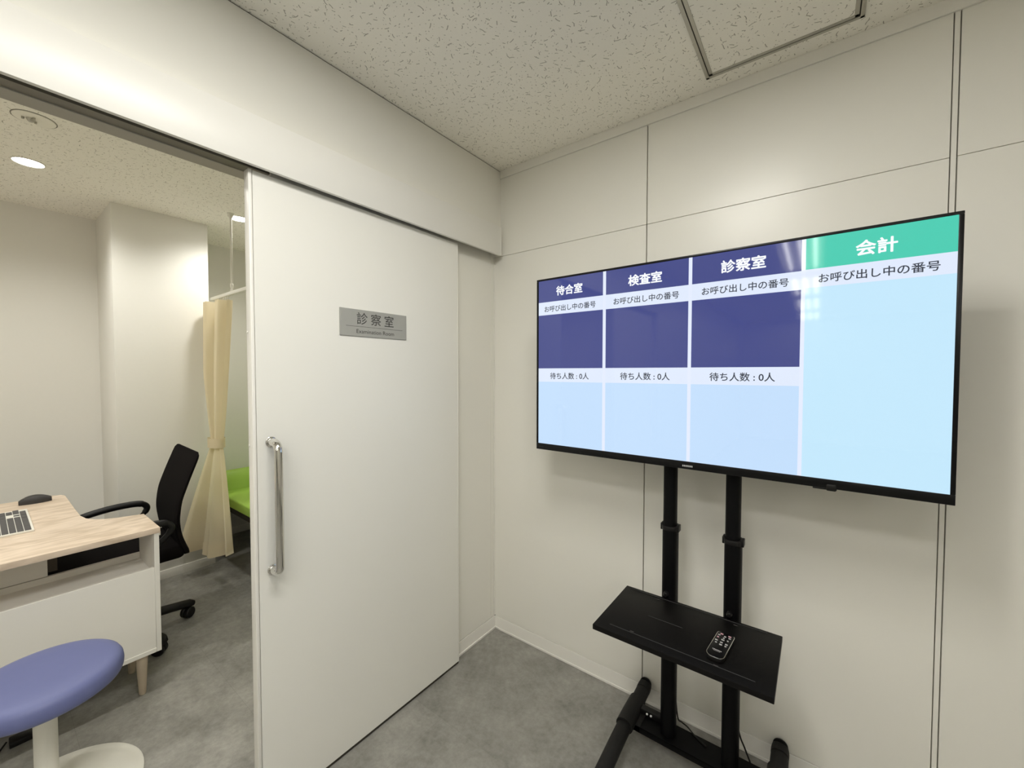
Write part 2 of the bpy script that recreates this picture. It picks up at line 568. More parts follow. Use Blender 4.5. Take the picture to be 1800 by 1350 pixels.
# ------------------------------------------------------------------ the setting
XL, XR = -2.69, 4.6          # far wall of examination room, right wall of waiting area
YB, YR = 0.0, -9.0           # back wall, rear wall
EY0 = -3.2                   # front wall of the examination room
PX, PY0, PY1 = -2.168, -1.184, -0.677       # boxed-in column in the examination room
WL = -0.008                  # face of the lower fixed panel beside the sliding door
WT = -0.115                  # examination room face of the partition
DU = 0.032                   # face of the upper partition
OPEN0, OPEN1 = -2.15, -1.13  # door opening

bm = BM(); add_box(bm, (XL - 0.2, YR - 0.2, -0.08), (XR + 0.2, 0.2, 0))
struct('floor', bm, M['floor'], smooth=False)
bm = BM(); add_box(bm, (XL - 0.2, YR - 0.2, HC), (XR + 0.2, 0.2, HC + 0.08))
struct('ceiling', bm, M['ceiling'], smooth=False)

# back wall: separate panels on a dark backing, with real open joints
S1, S2A, S2B, H1, ZT = 0.819, 1.6975, 1.7115, 2.0492, HC - 0.041
bm = BM()
G = 0.0014
def wpanel(x0, x1, z0, z1, y=0.0):
    add_box(bm, (x0, y, z0), (x1, y + 0.02, z1), 0.0006, 1)
cols = [(WT + 0.005, S1 - 0.0022), (S1 + 0.0022, S2A - G), (S2A + G, S2B - G), (S2B + G, 2.592), (2.595, XR)]
for i, (x0, x1) in enumerate(cols):
    if i == 2:
        wpanel(x0, x1, 0.0, ZT, 0.001)
    else:
        wpanel(x0, x1, 0.074, H1 - 0.0009)
        wpanel(x0, x1, H1 + 0.0009, ZT - 0.0005)
struct('wall_back', bm, M['panel'], angle=30)
bm = BM(); add_box(bm, (WT - 0.03, 0.0185, 0), (XR, 0.12, HC))
struct('wall_back_core', bm, M['gap'], smooth=False)
bm = BM(); add_box(bm, (DU, -0.006, ZT), (XR, 0.02, HC), 0.001, 1)
struct('trim_1', bm, M['trim'], angle=30)
bm = BM()
add_box(bm, (WL, -0.0015, 0.012), (XR, 0.02, 0.0715), 0.0008, 1)
add_box(bm, (WL, -0.0035, 0.0), (XR, 0.02, 0.0125), 0.0015, 2)
struct('baseboard_back', bm, M['trim'], angle=30)

# partition between the two rooms: lower fixed panel, part beyond the opening, upper band
bm = BM()
add_box(bm, (WT, OPEN1, 0.074), (WL, -0.036, 2.07), 0.001, 1)
add_box(bm, (WT, -0.0345, 0.074), (WL - 0.001, -0.012, 2.07), 0.001, 1)
add_box(bm, (WT, -0.0105, 0.074), (WL, 0.0, 2.07), 0.001, 1)
add_box(bm, (WT, EY0, 0.0), (WL, OPEN0, 2.07), 0.001, 1)
add_box(bm, (WT, YR, 0.0), (DU, EY0, HC - 0.004), 0.001, 1)
add_box(bm, (WT, EY0, 2.115), (DU, 0.0, HC - 0.004), 0.0008, 1)
add_box(bm, (WT, EY0, 2.075), (-0.02, 0.0, 2.115))
struct('wall_left', bm, M['panel'], angle=30)
bm = BM(); add_box(bm, (WT + 0.01, OPEN1 + 0.02, 0.0), (WL - 0.006, 0.0, 0.08)); add_box(bm, (WT + 0.03, EY0, HC - 0.006), (DU - 0.004, 0, HC))
struct('wall_left_core', bm, M['gap'], smooth=False)
bm = BM()
add_box(bm, (WT, OPEN1, 0.012), (WL + 0.0015, -0.002, 0.0715), 0.0008, 1)
add_box(bm, (WT, OPEN1, 0.0), (WL + 0.006, -0.006, 0.0125), 0.0015, 2)
struct('baseboard_left', bm, M['trim'], angle=30)
# sliding track and soffit, shade put into their darker colours
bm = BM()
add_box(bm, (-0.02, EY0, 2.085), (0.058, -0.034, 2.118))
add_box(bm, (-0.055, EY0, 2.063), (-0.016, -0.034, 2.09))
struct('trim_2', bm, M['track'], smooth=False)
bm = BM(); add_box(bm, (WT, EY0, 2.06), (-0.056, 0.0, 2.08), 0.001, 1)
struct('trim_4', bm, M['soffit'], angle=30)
# header cover over the sliding door
ZHB, ZHT = 2.0416, 2.1902
bm = BM()
add_box(bm, (0.056, EY0, ZHB), (0.060, -0.031, ZHT), 0.0012, 2)
add_box(bm, (DU - 0.002, EY0, ZHT - 0.004), (0.058, -0.031, ZHT - 0.0005), 0.0004, 1)
add_box(bm, (0.047, EY0, ZHB), (0.058, -0.031, ZHB + 0.003), 0.0006, 1)
add_box(bm, (DU - 0.03, -0.034, ZHB + 0.001), (0.0615, -0.029, ZHT - 0.001), 0.001, 1)
struct('trim_3', bm, M['header'], angle=30)

# waiting area: right and rear walls
bm = BM(); add_box(bm, (XR, YR, 0), (XR + 0.1, 0.1, HC))
struct('wall_right', bm, M['panel'], smooth=False)
bm = BM(); add_box(bm, (WT, YR - 0.1, 0), (XR, YR, HC))
struct('wall_rear', bm, M['panel'], smooth=False)
# examination room walls
bm = BM(); add_box(bm, (XL - 0.1, EY0 - 0.1, 0), (XL, 0.1, HC))
struct('wall_exam_far', bm, M['wallpaper'], smooth=False)
bm = BM(); add_box(bm, (XL, EY0 - 0.1, 0), (WT, EY0, HC))
struct('wall_exam_front', bm, M['wallpaper'], smooth=False)
bm = BM(); add_box(bm, (XL, 0.0, 0), (WT - 0.03, 0.1, HC))
struct('wall_exam_back', bm, M['wallpaper'], smooth=False)
bm = BM(); add_box(bm, (XL, PY0, 0), (PX, PY1, HC), 0.002, 2)
struct('wall_exam_column', bm, M['wallpaper'], angle=30)
bm = BM()
t_ = 0.006
add_box(bm, (XL, PY0 - t_, 0), (PX + t_, PY1 + t_, 0.06), 0.0015, 2)
struct('baseboard_column', bm, M['trim'], angle=30)
bm = BM()
add_box(bm, (XL, EY0, 0), (XL + t_, PY0, 0.06), 0.0015, 2)
struct('baseboard_exam_far', bm, M['trim'], angle=30)
bm = BM()
add_box(bm, (XL, PY1, 0), (XL + t_, 0.0, 0.06), 0.0015, 2)
struct('baseboard_recess', bm, M['trim'], angle=30)

# ------------------------------------------------------------------ sliding door
DY0, DY1, DX0, DX1 = -1.2079, -0.3187, -0.004, 0.026
door = bpy.data.objects.new('door_1', None)
door.location = (0.011, (DY0 + DY1) / 2, 0.0)
C.objects.link(door)
door['kind'] = 'structure'
bm = BM(); add_box(bm, (DX0 + 0.001, DY0 + 0.012, 0.012), (DX1, DY1 - 0.004, 2.0395), 0.0006, 1)
obj('leaf', bm, M['door'], door, angle=30)
bm = BM()
add_box(bm, (DX0 - 0.002, DY0, 0.010), (DX1 + 0.0012, DY0 + 0.0105, 2.041), 0.0022, 2)
for z in (1.55, 1.2):
    add_lathe(bm, [(0.004, -0.0025), (0.004, -0.001), (0.002, 0.0)], (0.004, DY0, z), 12, 'Y')
obj('edge_strip', bm, M['trim'], door)
bm = BM(); add_box(bm, (DX0, DY1 - 0.003, 0.010), (DX1 + 0.0008, DY1, 2.041), 0.001, 2)
obj('edge_strip', bm, M['trim'], door)
bm = BM(); add_box(bm, (DX0 + 0.004, DY0 + 0.01, 0.002), (DX1 - 0.0015, DY1 - 0.004, 0.0122))
obj('bottom_seal', bm, M['gap'], door, smooth=False)
hd = []
HY, HZ0, HZ1, HXB = -1.156, 0.7975, 1.2065, 0.078
bm = BM()
pts = [(DX1, HY, HZ1), (0.050, HY, HZ1)]
for a in range(0, 91, 10):
    t = math.radians(a)
    pts.append((0.050 + 0.028 * math.sin(t), HY, HZ1 - 0.028 + 0.028 * math.cos(t)))
low = []
for a in range(0, 91, 10):
    t = math.radians(a)
    low.append((0.050 + 0.028 * math.cos(t), HY, HZ0 + 0.028 - 0.028 * math.sin(t)))
pts += low + [(DX1, HY, HZ0)]
add_tube(bm, pts, 0.0125, 20, ref=(0, 1, 0))
handle = obj('pull_handle', bm, M['chrome'], door, label='polished chrome pull handle', angle=60)
bm = BM()
for z in (HZ0, HZ1):
    add_lathe(bm, [(0.0165, 0), (0.0165, 0.003), (0.0145, 0.0045), (0.012, 0.0045)], (DX1, HY, z), 24, 'X')
obj('handle_rosette', bm, M['chrome'], handle)

# ------------------------------------------------------------------ sign plate
SX = DX1
sign = thing('sign_plate', (SX, -0.7745, 1.5615), 'silver grey room sign on the white sliding door, dark Japanese and English lettering', 'sign')
bm = BM(); add_box(bm, (SX, -0.922, 1.5615), (SX + 0.004, -0.627, 1.6615), 0.0006, 1)
obj('plate', bm, M['sign'], sign, angle=30)
obj('lettering', text_mesh('診察室', (SX + 0.0043, -0.773, 1.629), SIDE, width=0.163, spacing=1.5, bold=0.0, extrude=0.003), M['print'], sign, smooth=False)
bm = BM(); add_box(bm, (SX + 0.0035, -0.898, 1.5977), (SX + 0.0044, -0.648, 1.5987))
obj('rule_line', bm, M['print'], sign, smooth=False)
obj('lettering', text_mesh('Examination Room', (SX + 0.0043, -0.773, 1.5805), SIDE, width=0.166, spacing=1.02, extrude=0.003), M['print'], sign, smooth=False)

# ------------------------------------------------------------------ television
TX, TZ, TWd, TH, TY = 1.063, 1.4585, 1.23, 0.716, -0.275
def tvx(f): return TX - TWd / 2 + f * TWd
def tvz(f): return TZ - TH / 2 + f * TH
tv = thing('television', (TX, TY + 0.03, TZ - TH / 2), 'large flat television on the black stand showing a waiting number board', 'television')
bm = BM()
add_box(bm, (tvx(0.012), TY + 0.006, tvz(0.012)), (tvx(0.988), TY + 0.016, tvz(0.988)), 0.003, 2)
add_box(bm, (tvx(0.1), TY + 0.014, tvz(0.02)), (tvx(0.9), TY + 0.036, tvz(0.62)), 0.008, 3)
obj('rear_housing', bm, M['black_plastic'], tv)
bm = BM()
fx0, fx1, fz0, fz1 = 0.0080, 0.9922, 0.0365, 0.9888
for lo, hi in (((0, 0), (1, fz0)), ((0, fz1), (1, 1)), ((0, fz0), (fx0, fz1)), ((fx1, fz0), (1, fz1))):
    add_box(bm, (tvx(lo[0]), TY, tvz(lo[1])), (tvx(hi[0]), TY + 0.012, tvz(hi[1])), 0.0012, 2)
bez = obj('bezel', bm, M['bezel'], tv)
bm = BM(); add_box(bm, (tvx(fx0), TY + 0.0015, tvz(fz0)), (tvx(fx1), TY + 0.009, tvz(fz1)))
scr = obj('screen', bm, M['scr_white'], tv, smooth=False, label='lit screen with pale blue, navy and teal panels')
def band(name, x0, x1, z0, z1, mat):
    bm = BM(); add_box(bm, (tvx(x0), TY + 0.0011, tvz(z0)), (tvx(x1), TY + 0.003, tvz(z1)))
    return obj(name, bm, mat, scr, smooth=False)
CC = [(fx0, 0.2440), (0.2540, 0.4930), (0.5020, 0.7420), (0.7500, fx1)]
for i, (a, b_) in enumerate(CC[:3]):
    band('heading_band', a, b_, 0.8640, fz1, M['scr_navy'])
    band('caption_band', a, b_, 0.7890, 0.8640, M['scr_band'])
    band('number_field', a, b_, 0.4790, 0.7890, M['scr_navy'])
    band('waiting_band', a, b_, 0.4010, 0.4790, M['scr_band'])
    band('call_field', a, b_, fz0, 0.4010, M['scr_sky'])
a, b_ = CC[3]
band('heading_band', a, b_, 0.8665, fz1, M['scr_teal'])
band('caption_band', a, b_, 0.7930, 0.8665, M['scr_band'])
band('call_field', a, b_, fz0, 0.7930, M['scr_cyan'])
def scr_text(s, x0, x1, zc, mat, bold):
    me = text_mesh(s, (tvx((x0 + x1) / 2), TY + 0.0009, tvz(zc)), FRONT, width=(x1 - x0) * TWd, heavy=bold, extrude=0.002)
    obj('lettering', me, mat, scr, smooth=False)
scr_text('待合室', 0.0778, 0.1732, 0.9215, M['scr_textw'], 0.026)
scr_text('検査室', 0.3248, 0.4214, 0.9215, M['scr_textw'], 0.026)
scr_text('診察室', 0.5726, 0.6704, 0.9245, M['scr_textw'], 0.026)
scr_text('会計', 0.8390, 0.9050, 0.9225, M['scr_textw'], 0.026)
for (x0, x1, zc) in ((0.0319, 0.2195, 0.8230), (0.2790, 0.4682, 0.8243), (0.5268, 0.7175, 0.8255), (0.7746, 0.9688, 0.8262)):
    scr_text('お呼び出し中の番号', x0, x1, zc, M['scr_text'], 0.012)
for (x0, x1, zc) in ((0.0550, 0.1975, 0.4355), (0.3017, 0.4460, 0.4365), (0.5483, 0.6937, 0.4365)):
    scr_text('待ち人数 : 0人', x0, x1, zc, M['scr_text'], 0.013)
# maker's mark: a short row of small silver blocks, and a fainter line at the left corner
bm = BM()
for k in range(7):
    x = tvx(0.4832) + k * 0.00485
    add_box(bm, (x, TY - 0.0006, tvz(0.0108)), (x + 0.0034, TY + 0.001, tvz(0.0192)), 0.0004, 1)
obj('maker_mark', bm, M['silver_print'], tv, label='small silver lettering mark on the lower bezel')
bm = BM()
for k in range(5):
    x = tvx(0.0105) + k * 0.005
    add_box(bm, (x, TY - 0.0003, tvz(0.0145)), (x + 0.0036, TY + 0.001, tvz(0.0175)))
obj('corner_mark', bm, M['grey_plastic'], tv, smooth=False)
bm = BM()
add_box(bm, (tvx(0.772), TY + 0.0, tvz(-0.006)), (tvx(0.816), TY + 0.03, tvz(0.003)), 0.0015, 2)
add_box(bm, (tvx(0.797), TY - 0.0015, tvz(-0.009)), (tvx(0.815), TY + 0.02, tvz(0.018)), 0.003, 2)
obj('sensor_block', bm, M['black_plastic'], tv)

# ------------------------------------------------------------------ television stand
SC = 1.082            # middle of the stand
stand = thing('television_stand', (SC, -0.19, 0.0), 'black steel floor stand with two columns and a flat shelf, carrying the television', 'stand')
def oval(cx, cy, rx, ry, n=24):
    return [(cx + rx * math.copysign(abs(math.cos(2 * math.pi * i / n)) ** 0.75, math.cos(2 * math.pi * i / n)),
             cy + ry * math.copysign(abs(math.sin(2 * math.pi * i / n)) ** 0.75, math.sin(2 * math.pi * i / n))) for i in range(n)]
CY = -0.185
for cx in (0.982, 1.187):
    bm = BM(); add_prism(bm, oval(cx, CY, 0.0265, 0.03), 2, 0.085, 0.865)
    col = obj('column', bm, M['black_metal'], stand)
    bm = BM(); add_prism(bm, oval(cx - 0.002, CY, 0.0228, 0.026), 2, 0.86, 1.62)
    obj('inner_tube', bm, M['black_metal'], col)
    bm = BM()
    add_prism(bm, oval(cx, CY, 0.0285, 0.032), 2, 0.852, 0.868, 0.002)
    for s in (-1, 1):
        add_box(bm, (cx + s * 0.0285 - 0.004, CY - 0.016, 0.848), (cx + s * 0.0285 + 0.004, CY + 0.014, 0.872), 0.0025, 2)
    obj('collar', bm, M['black_plastic'], col)
    bm = BM()
    add_lathe(bm, [(0.0, -0.016), (0.0055, -0.0155), (0.0085, -0.012), (0.009, -0.006), (0.009, 0.0)], (cx - 0.004, CY - 0.029, 0.622), 18, 'Y')
    obj('bolt_knob', bm, M['black_plastic'], col)
bm = BM()
for x in (0.862, 1.264):
    add_box(bm, (x - 0.018, TY + 0.0375, 1.22), (x + 0.018, TY + 0.058, 1.68), 0.002, 1)
for z in (1.36, 1.56):
    add_box(bm, (0.80, TY + 0.053, z - 0.02), (1.33, TY + 0.068, z + 0.02), 0.002, 1)
obj('mount_bracket', bm, M['black_metal'], stand)
# shelf
bm = BM()
SXA, SXB, SYA, SYB, SZ = 0.831, 1.331, -0.518, -0.2165, 0.605
add_box(bm, (SXA, SYA, SZ - 0.017), (SXB, SYB, SZ), 0.0018, 2)
add_box(bm, (SXA + 0.03, SYB - 0.003, SZ - 0.045), (SXB - 0.03, SYB + 0.001, SZ - 0.005))
add_box(bm, (0.955, SYA + 0.03, SZ - 0.03), (1.01, SYB, SZ - 0.015))
add_box(bm, (1.16, SYA + 0.03, SZ - 0.03), (1.215, SYB, SZ - 0.015))
shelf = obj('shelf', bm, M['black_grain'], stand)
bm = BM()
for (x0, x1, y) in ((SXA + 0.045, SXB - 0.045, SYA + 0.034), (SXA + 0.13, SXA + 0.24, SYA + 0.155), (SXA + 0.02, SXB - 0.04, SYB - 0.013)):
    add_tube(bm, [(x0, y, SZ + 0.0002), (x1, y, SZ + 0.0002)], 0.0011, 8)
obj('pressed_rib', bm, M['rib'], shelf)
for (x, y) in ((0.957, SYB - 0.028), (1.205, SYB - 0.028), (0.948, SYA + 0.04), (1.19, SYA + 0.036)):
    bm = BM(); add_box(bm, (x - 0.006, y - 0.002, SZ - 0.002), (x + 0.006, y + 0.002, SZ + 0.0016), 0.0006, 1)
    obj('bolt_head', bm, M['grey_plastic'], shelf)
# cross beam
LXL, LXR = 0.842, 2 * SC - 0.842
bm = BM()
add_box(bm, (LXL + 0.01, -0.232, 0.082), (LXR - 0.01, -0.138, 0.085))
add_box(bm, (LXL + 0.01, -0.232, 0.062), (LXR - 0.01, -0.229, 0.0855), 0.0012, 1)
add_box(bm, (LXL + 0.01, -0.141, 0.062), (LXR - 0.01, -0.138, 0.085), 0.0008, 1)
obj('cross_beam', bm, M['black_metal'], stand)
for x, s in ((LXL, 1), (LXR, -1)):
    bm = BM()
    leg_pts = smooth_path([(x, -0.05, 0.0925), (x, -0.07, 0.091), (x, -0.12, 0.088), (x, -0.185, 0.087), (x, -0.25, 0.0855), (x, -0.33, 0.079), (x, -0.43, 0.066), (x, -0.53, 0.055), (x, -0.60, 0.054)], 5)
    add_tube(bm, leg_pts, [0.0265] * len(leg_pts), 18, ref=(0, 0, 1), squash=0.85)
    leg = obj('leg', bm, M['leg_black'], stand)
    bm = BM()
    add_tube(bm, smooth_path([(x, -0.022, 0.101), (x, -0.036, 0.0955), (x, -0.056, 0.0925)], 4), [0.0235, 0.0245, 0.0255, 0.0262, 0.0267, 0.027, 0.027, 0.027, 0.027], 18, ref=(0, 0, 1), squash=0.9, roundcap=False)
    add_lathe(bm, [(0.0235, 0.0), (0.0225, 0.006), (0.018, 0.0115), (0.010, 0.0148), (0.0, 0.016)], (x, -0.022, 0.101), 18, 'Y')
    obj('end_cap', bm, M['leg_black'], leg)
    bm = BM()
    add_tube(bm, smooth_path([(x, -0.598, 0.054), (x, -0.61, 0.053)], 3), 0.0275, 18, ref=(0, 0, 1), squash=0.9)
    obj('end_cap', bm, M['leg_black'], leg)
    bm = BM()
    cp = smooth_path([(x, -0.120, 0.090), (x, -0.185, 0.090), (x, -0.25, 0.0875), (x, -0.262, 0.087)], 5)
    add_tube(bm, cp, 0.0318, 20, ref=(0, 0, 1), squash=0.95)
    add_box(bm, (min(x, x + s * 0.05), -0.232, 0.062), (max(x, x + s * 0.05), -0.138, 0.0865), 0.003, 2)
    obj('clamp_sleeve', bm, M['leg_black'], leg)
    for yy in (-0.075, -0.555):
        bm = BM()
        add_lathe(bm, [(0.0, -0.009), (0.015, -0.009), (0.0185, -0.006), (0.0185, 0.006), (0.015, 0.009), (0.0, 0.009)], (x, yy, 0.0186), 20, 'X')
        add_box(bm, (x - 0.012, yy - 0.008, 0.03), (x + 0.012, yy + 0.008, 0.075 if yy > -0.3 else 0.04), 0.002, 1)
        obj('caster', bm, M['black_plastic'], leg)

# remote control on the shelf
rl = Vector((1.188, -0.402, SZ + 0.0012))
rem = thing('remote_control', rl, 'black remote control with a silver rim lying on the stand shelf', 'remote control')
ang = math.radians(-5.0)
RM = Matrix.Rotation(ang, 3, 'Z')
def rp(x, y, z): return rl + RM @ Vector((x, y, z))
def rrect(hx, hy, rb, rt_, n=7):
    pts = []
    for cx, cy, r, a0 in ((hx - rt_, hy - rt_, rt_, 0), (-hx + rt_, hy - rt_, rt_, 90), (-hx + rb, -hy + rb, rb, 180), (hx - rb, -hy + rb, rb, 270)):
        for k in range(n):
            t = math.radians(a0 + 90 * k / (n - 1))
            pts.append((cx + r * math.cos(t), cy + r * math.sin(t)))
    return pts
def rplate(hx, hy, rb, rt_, z0, z1, bev=0.0):
    bm = BM()
    add_prism(bm, rrect(hx, hy, rb, rt_), 2, z0, z1, bev)
    for v in bm.verts:
        v.co = rp(*v.co)
    return bm
obj('body', rplate(0.0235, 0.067, 0.017, 0.008, 0.0, 0.0115, 0.002), M['black_plastic'], rem)
obj('rim', rplate(0.0245, 0.068, 0.018, 0.009, 0.0115, 0.0142, 0.0008), M['chrome'], rem, label='thin silver rim')
face = obj('face', rplate(0.0226, 0.0655, 0.0165, 0.008, 0.0125, 0.0156, 0.0006), M['bezel'], rem)
btn = [(-0.010, 0.062, 'pink', 1.2), (0.012, 0.062, 'pink', 1.2), (-0.015, 0.053, 'l', 1), (0.001, 0.053, 'l', 0.9), (0.014, 0.052, 'l', 1),
       (-0.015, 0.040, 'p2', 0.8), (0.0, 0.043, 'l', 0.7), (0.0, 0.033, 'l', 1.3), (0.013, 0.036, 'l', 0.7), (-0.015, 0.022, 'l', 1.1), (0.0, 0.018, 'l', 1.1), (0.014, 0.016, 'l', 1.1),
       (-0.013, 0.010, 'l', 0.8), (0.001, 0.006, 'l', 1.2), (0.014, 0.006, 'l', 0.8)]
for bx, by, kind, k in btn:
    bm = BM()
    add_prism(bm, rrect(0.0042 * k, 0.0026, 0.0012, 0.0012, 3), 2, 0.0150, 0.0172, 0.0004)
    for v in bm.verts:
        v.co = rp(v.co.x * 0.8 + bx, v.co.y * 0.8 + by - 0.008, v.co.z)
    obj('button', bm, M['pink_print'] if kind[0] == 'p' else M['light_print'], face)
bm = BM()
for k in range(7):
    add_box(bm, (-0.0125 + k * 0.0036, -0.0350, 0.0152), (-0.0125 + k * 0.0036 + 0.0027, -0.0318, 0.0159))
for k in range(6):
    add_box(bm, (-0.0095 + k * 0.0032, -0.0392, 0.0152), (-0.0095 + k * 0.0032 + 0.0024, -0.0376, 0.0158))
for v in bm.verts:
    v.co = rp(*v.co)
obj('maker_mark', bm, M['light_print'], face, smooth=False)

# power strip on the beam and the cords behind the columns
ps = thing('power_strip', (0.915, -0.155, 0.0857), 'small black power tap with two bright pins on the stand beam', 'power strip')
bm = BM(); add_box(bm, (0.872, -0.170, 0.0857), (0.948, -0.142, 0.108), 0.003, 2)
obj('case', bm, M['black_plastic'], ps)
for x in (0.898, 0.913):
    bm = BM(); add_lathe(bm, [(0.0042, 0.004), (0.0042, -0.003), (0.0022, -0.005), (0.0, -0.005)], (x, -0.170, 0.098), 14, 'Y')
    obj('pin', bm, M['white_dot'], ps)
bm = BM()
cp = smooth_path([(0.992, -0.153, 0.42), (0.994, -0.14, 0.22), (1.0, -0.125, 0.108), (1.014, -0.12, 0.092), (1.036, -0.125, 0.0885), (1.07, -0.15, 0.0885), (1.11, -0.17, 0.0885)], 6)
add_tube(bm, cp, 0.0026, 8)
obj('power_cord', bm, M['black_plastic'], tv)
bm = BM()
cp = smooth_path([(1.190, -0.1515, 0.40), (1.193, -0.13, 0.26), (1.205, -0.118, 0.155), (1.222, -0.112, 0.105), (1.238, -0.106, 0.06), (1.255, -0.105, 0.018), (1.285, -0.11, 0.004), (1.34, -0.10, 0.0035), (1.50, -0.05, 0.0035)], 6)
add_tube(bm, cp, 0.0028, 8)
obj('power_cord', bm, M['black_plastic'], tv)

# ------------------------------------------------------------------ ceiling fittings
hx0, hx1, hy0, hy1 = 1.059, 1.497, -0.52, -0.0765
hatch = thing('ceiling_hatch', ((hx0 + hx1) / 2, (hy0 + hy1) / 2, HC), 'square ceiling access hatch with an aluminium frame above the television', 'hatch')
bm = BM()
w1 = 0.011
for (lo, hi, z) in (((hx0, hy0), (hx1, hy0 + w1), 0), ((hx0, hy1 - w1), (hx1, hy1), 0), ((hx0, hy0), (hx0 + w1, hy1), 0), ((hx1 - w1, hy0), (hx1, hy1), 0)):
    add_box(bm, (lo[0], lo[1], HC - 0.0035), (hi[0], hi[1], HC), 0.0008, 1)
i0 = 0.0135
for (lo, hi) in (((hx0 + i0, hy0 + i0), (hx1 - i0, hy0 + i0 + w1)), ((hx0 + i0, hy1 - i0 - w1), (hx1 - i0, hy1 - i0)), ((hx0 + i0, hy0 + i0), (hx0 + i0 + w1, hy1 - i0)), ((hx1 - i0 - w1, hy0 + i0), (hx1 - i0, hy1 - i0))):
    add_box(bm, (lo[0], lo[1], HC - 0.003), (hi[0], hi[1], HC), 0.0008, 1)
obj('frame', bm, M['alu'], hatch)
bm = BM(); add_box(bm, (hx0 + w1 - 0.001, hy0 + w1 - 0.001, HC - 0.0006), (hx1 - w1 + 0.001, hy1 - w1 + 0.001, HC + 0.001))
obj('joint', bm, M['gap'], hatch, smooth=False)
bm = BM(); add_box(bm, (hx0 + i0 + w1 - 0.001, hy0 + i0 + w1 - 0.001, HC - 0.0016), (hx1 - i0 - w1 + 0.001, hy1 - i0 - w1 + 0.001, HC))
obj('panel', bm, M['ceiling'], hatch, smooth=False)

def downlight(x, y, r, label, group=None):
    t = thing('ceiling_downlight', (x, y, HC), label, 'ceiling light', group)
    bm = BM()
    add_lathe(bm, [(r, 0.0), (r + 0.006, 0.0), (r + 0.006, -0.003), (r + 0.002, -0.005), (r, -0.003), (r, 0.0)], (x, y, HC), 40, closed=True)
    obj('trim_ring', bm, M['white_plastic'], t)
    bm = BM(); add_lathe(bm, [(r, 0.0), (r, -0.0018), (r * 0.7, -0.0026), (0.0, -0.003)], (x, y, HC), 40)
    obj('diffuser', bm, M['lamp'], t)
    return t
downlight(*EXAM_DOWN[0], 0.053, 'lit round downlight in the examination room ceiling, above the desk at far left')
downlight(*EXAM_DOWN[1], 0.053, 'lit round downlight in the examination room ceiling, beside the curtain rail hanger')
for p in EXAM_DOWN[2:]:
    downlight(*p, 0.053, 'round downlight in the examination room ceiling, out of sight of the doorway', 'unseen examination room downlights')
for x, y, hx_, hy_, lab in ([(x, y, 0.145, 0.295, 'rectangular panel light in the waiting area ceiling in front of the sliding door') for x, y in WAIT_DOWN]
                           + [(x, y, 0.59, 0.14, 'added wide fill light, unseen, in the waiting area ceiling behind the camera') for x, y in WAIT_FILL]):
    t = thing('ceiling_panel_light', (x, y, HC), lab, 'ceiling light')
    bm = BM()
    for lo, hi in (((-hx_ - 0.02, -hy_ - 0.02), (-hx_, hy_ + 0.02)), ((hx_, -hy_ - 0.02), (hx_ + 0.02, hy_ + 0.02)), ((-hx_, -hy_ - 0.02), (hx_, -hy_)), ((-hx_, hy_), (hx_, hy_ + 0.02))):
        add_box(bm, (x + lo[0], y + lo[1], HC - 0.012), (x + hi[0], y + hi[1], HC), 0.001, 1)
    obj('frame', bm, M['white_plastic'], t)
    bm = BM(); add_box(bm, (x - hx_ - 0.001, y - hy_ - 0.001, HC - 0.008), (x + hx_ + 0.001, y + hy_ + 0.001, HC))
    obj('diffuser', bm, M['lamp_soft'], t, smooth=False)
for p in WAIT_ROUND:
    downlight(*p, 0.062, 'round downlight in the waiting area ceiling in front of the television')
def troffer(x, y, label, group):
    t = thing('ceiling_troffer', (x, y, HC), label, 'ceiling light', group)
    bm = BM()
    for lo, hi in (((-0.17, -0.62), (-0.155, 0.62)), ((0.155, -0.62), (0.17, 0.62)), ((-0.155, -0.62), (0.155, -0.605)), ((-0.155, 0.605), (0.155, 0.62))):
        add_box(bm, (x + lo[0], y + lo[1], HC - 0.03), (x + hi[0], y + hi[1], HC), 0.001, 1)
    add_box(bm, (x - 0.155, y - 0.605, HC - 0.004), (x + 0.155, y + 0.605, HC))
    obj('housing', bm, M['white_plastic'], t)
    for dx in (-0.1, 0.0, 0.1):
        bm = BM(); add_tube(bm, [(x + dx, y - 0.57, HC - 0.018), (x + dx, y + 0.57, HC - 0.018)], 0.0105, 14)
        obj('tube_lamp', bm, M['tube_fill' if x > 2 else 'tube'], t)
    return t
for p in WAIT_TROFF:
    troffer(*p, 'long three tube ceiling light of the waiting area behind the camera, right-hand row added for fill', 'waiting area tube lights')
disc = thing('ceiling_sensor', (-1.268, -1.542, HC), 'round white flush cover with a small sensor on the examination room ceiling', 'sensor')
bm = BM(); add_lathe(bm, [(0.0, -0.0035), (0.06, -0.0035), (0.0622, -0.0028), (0.063, 0.0)], (-1.268, -1.542, HC), 48)
obj('cover', bm, M['cover'], disc)
bm = BM(); add_lathe(bm, [(0.0632, 0.0), (0.0632, -0.0012), (0.0662, -0.0012), (0.0662, 0.0)], (-1.268, -1.542, HC), 48, closed=True)
obj('joint_ring', bm, M['track'], disc)
bm = BM(); add_lathe(bm, [(0.0, -0.016), (0.008, -0.016), (0.011, -0.012), (0.014, -0.0035)], (-1.268, -1.552, HC), 20)
for a in (20, 140, 260):
    add_lathe(bm, [(0.0, -0.012), (0.004, -0.012), (0.005, -0.0035)], (-1.268 + 0.022 * math.cos(math.radians(a)), -1.552 + 0.022 * math.sin(math.radians(a)), HC), 10)
obj('sensor_eye', bm, M['alu'], disc)

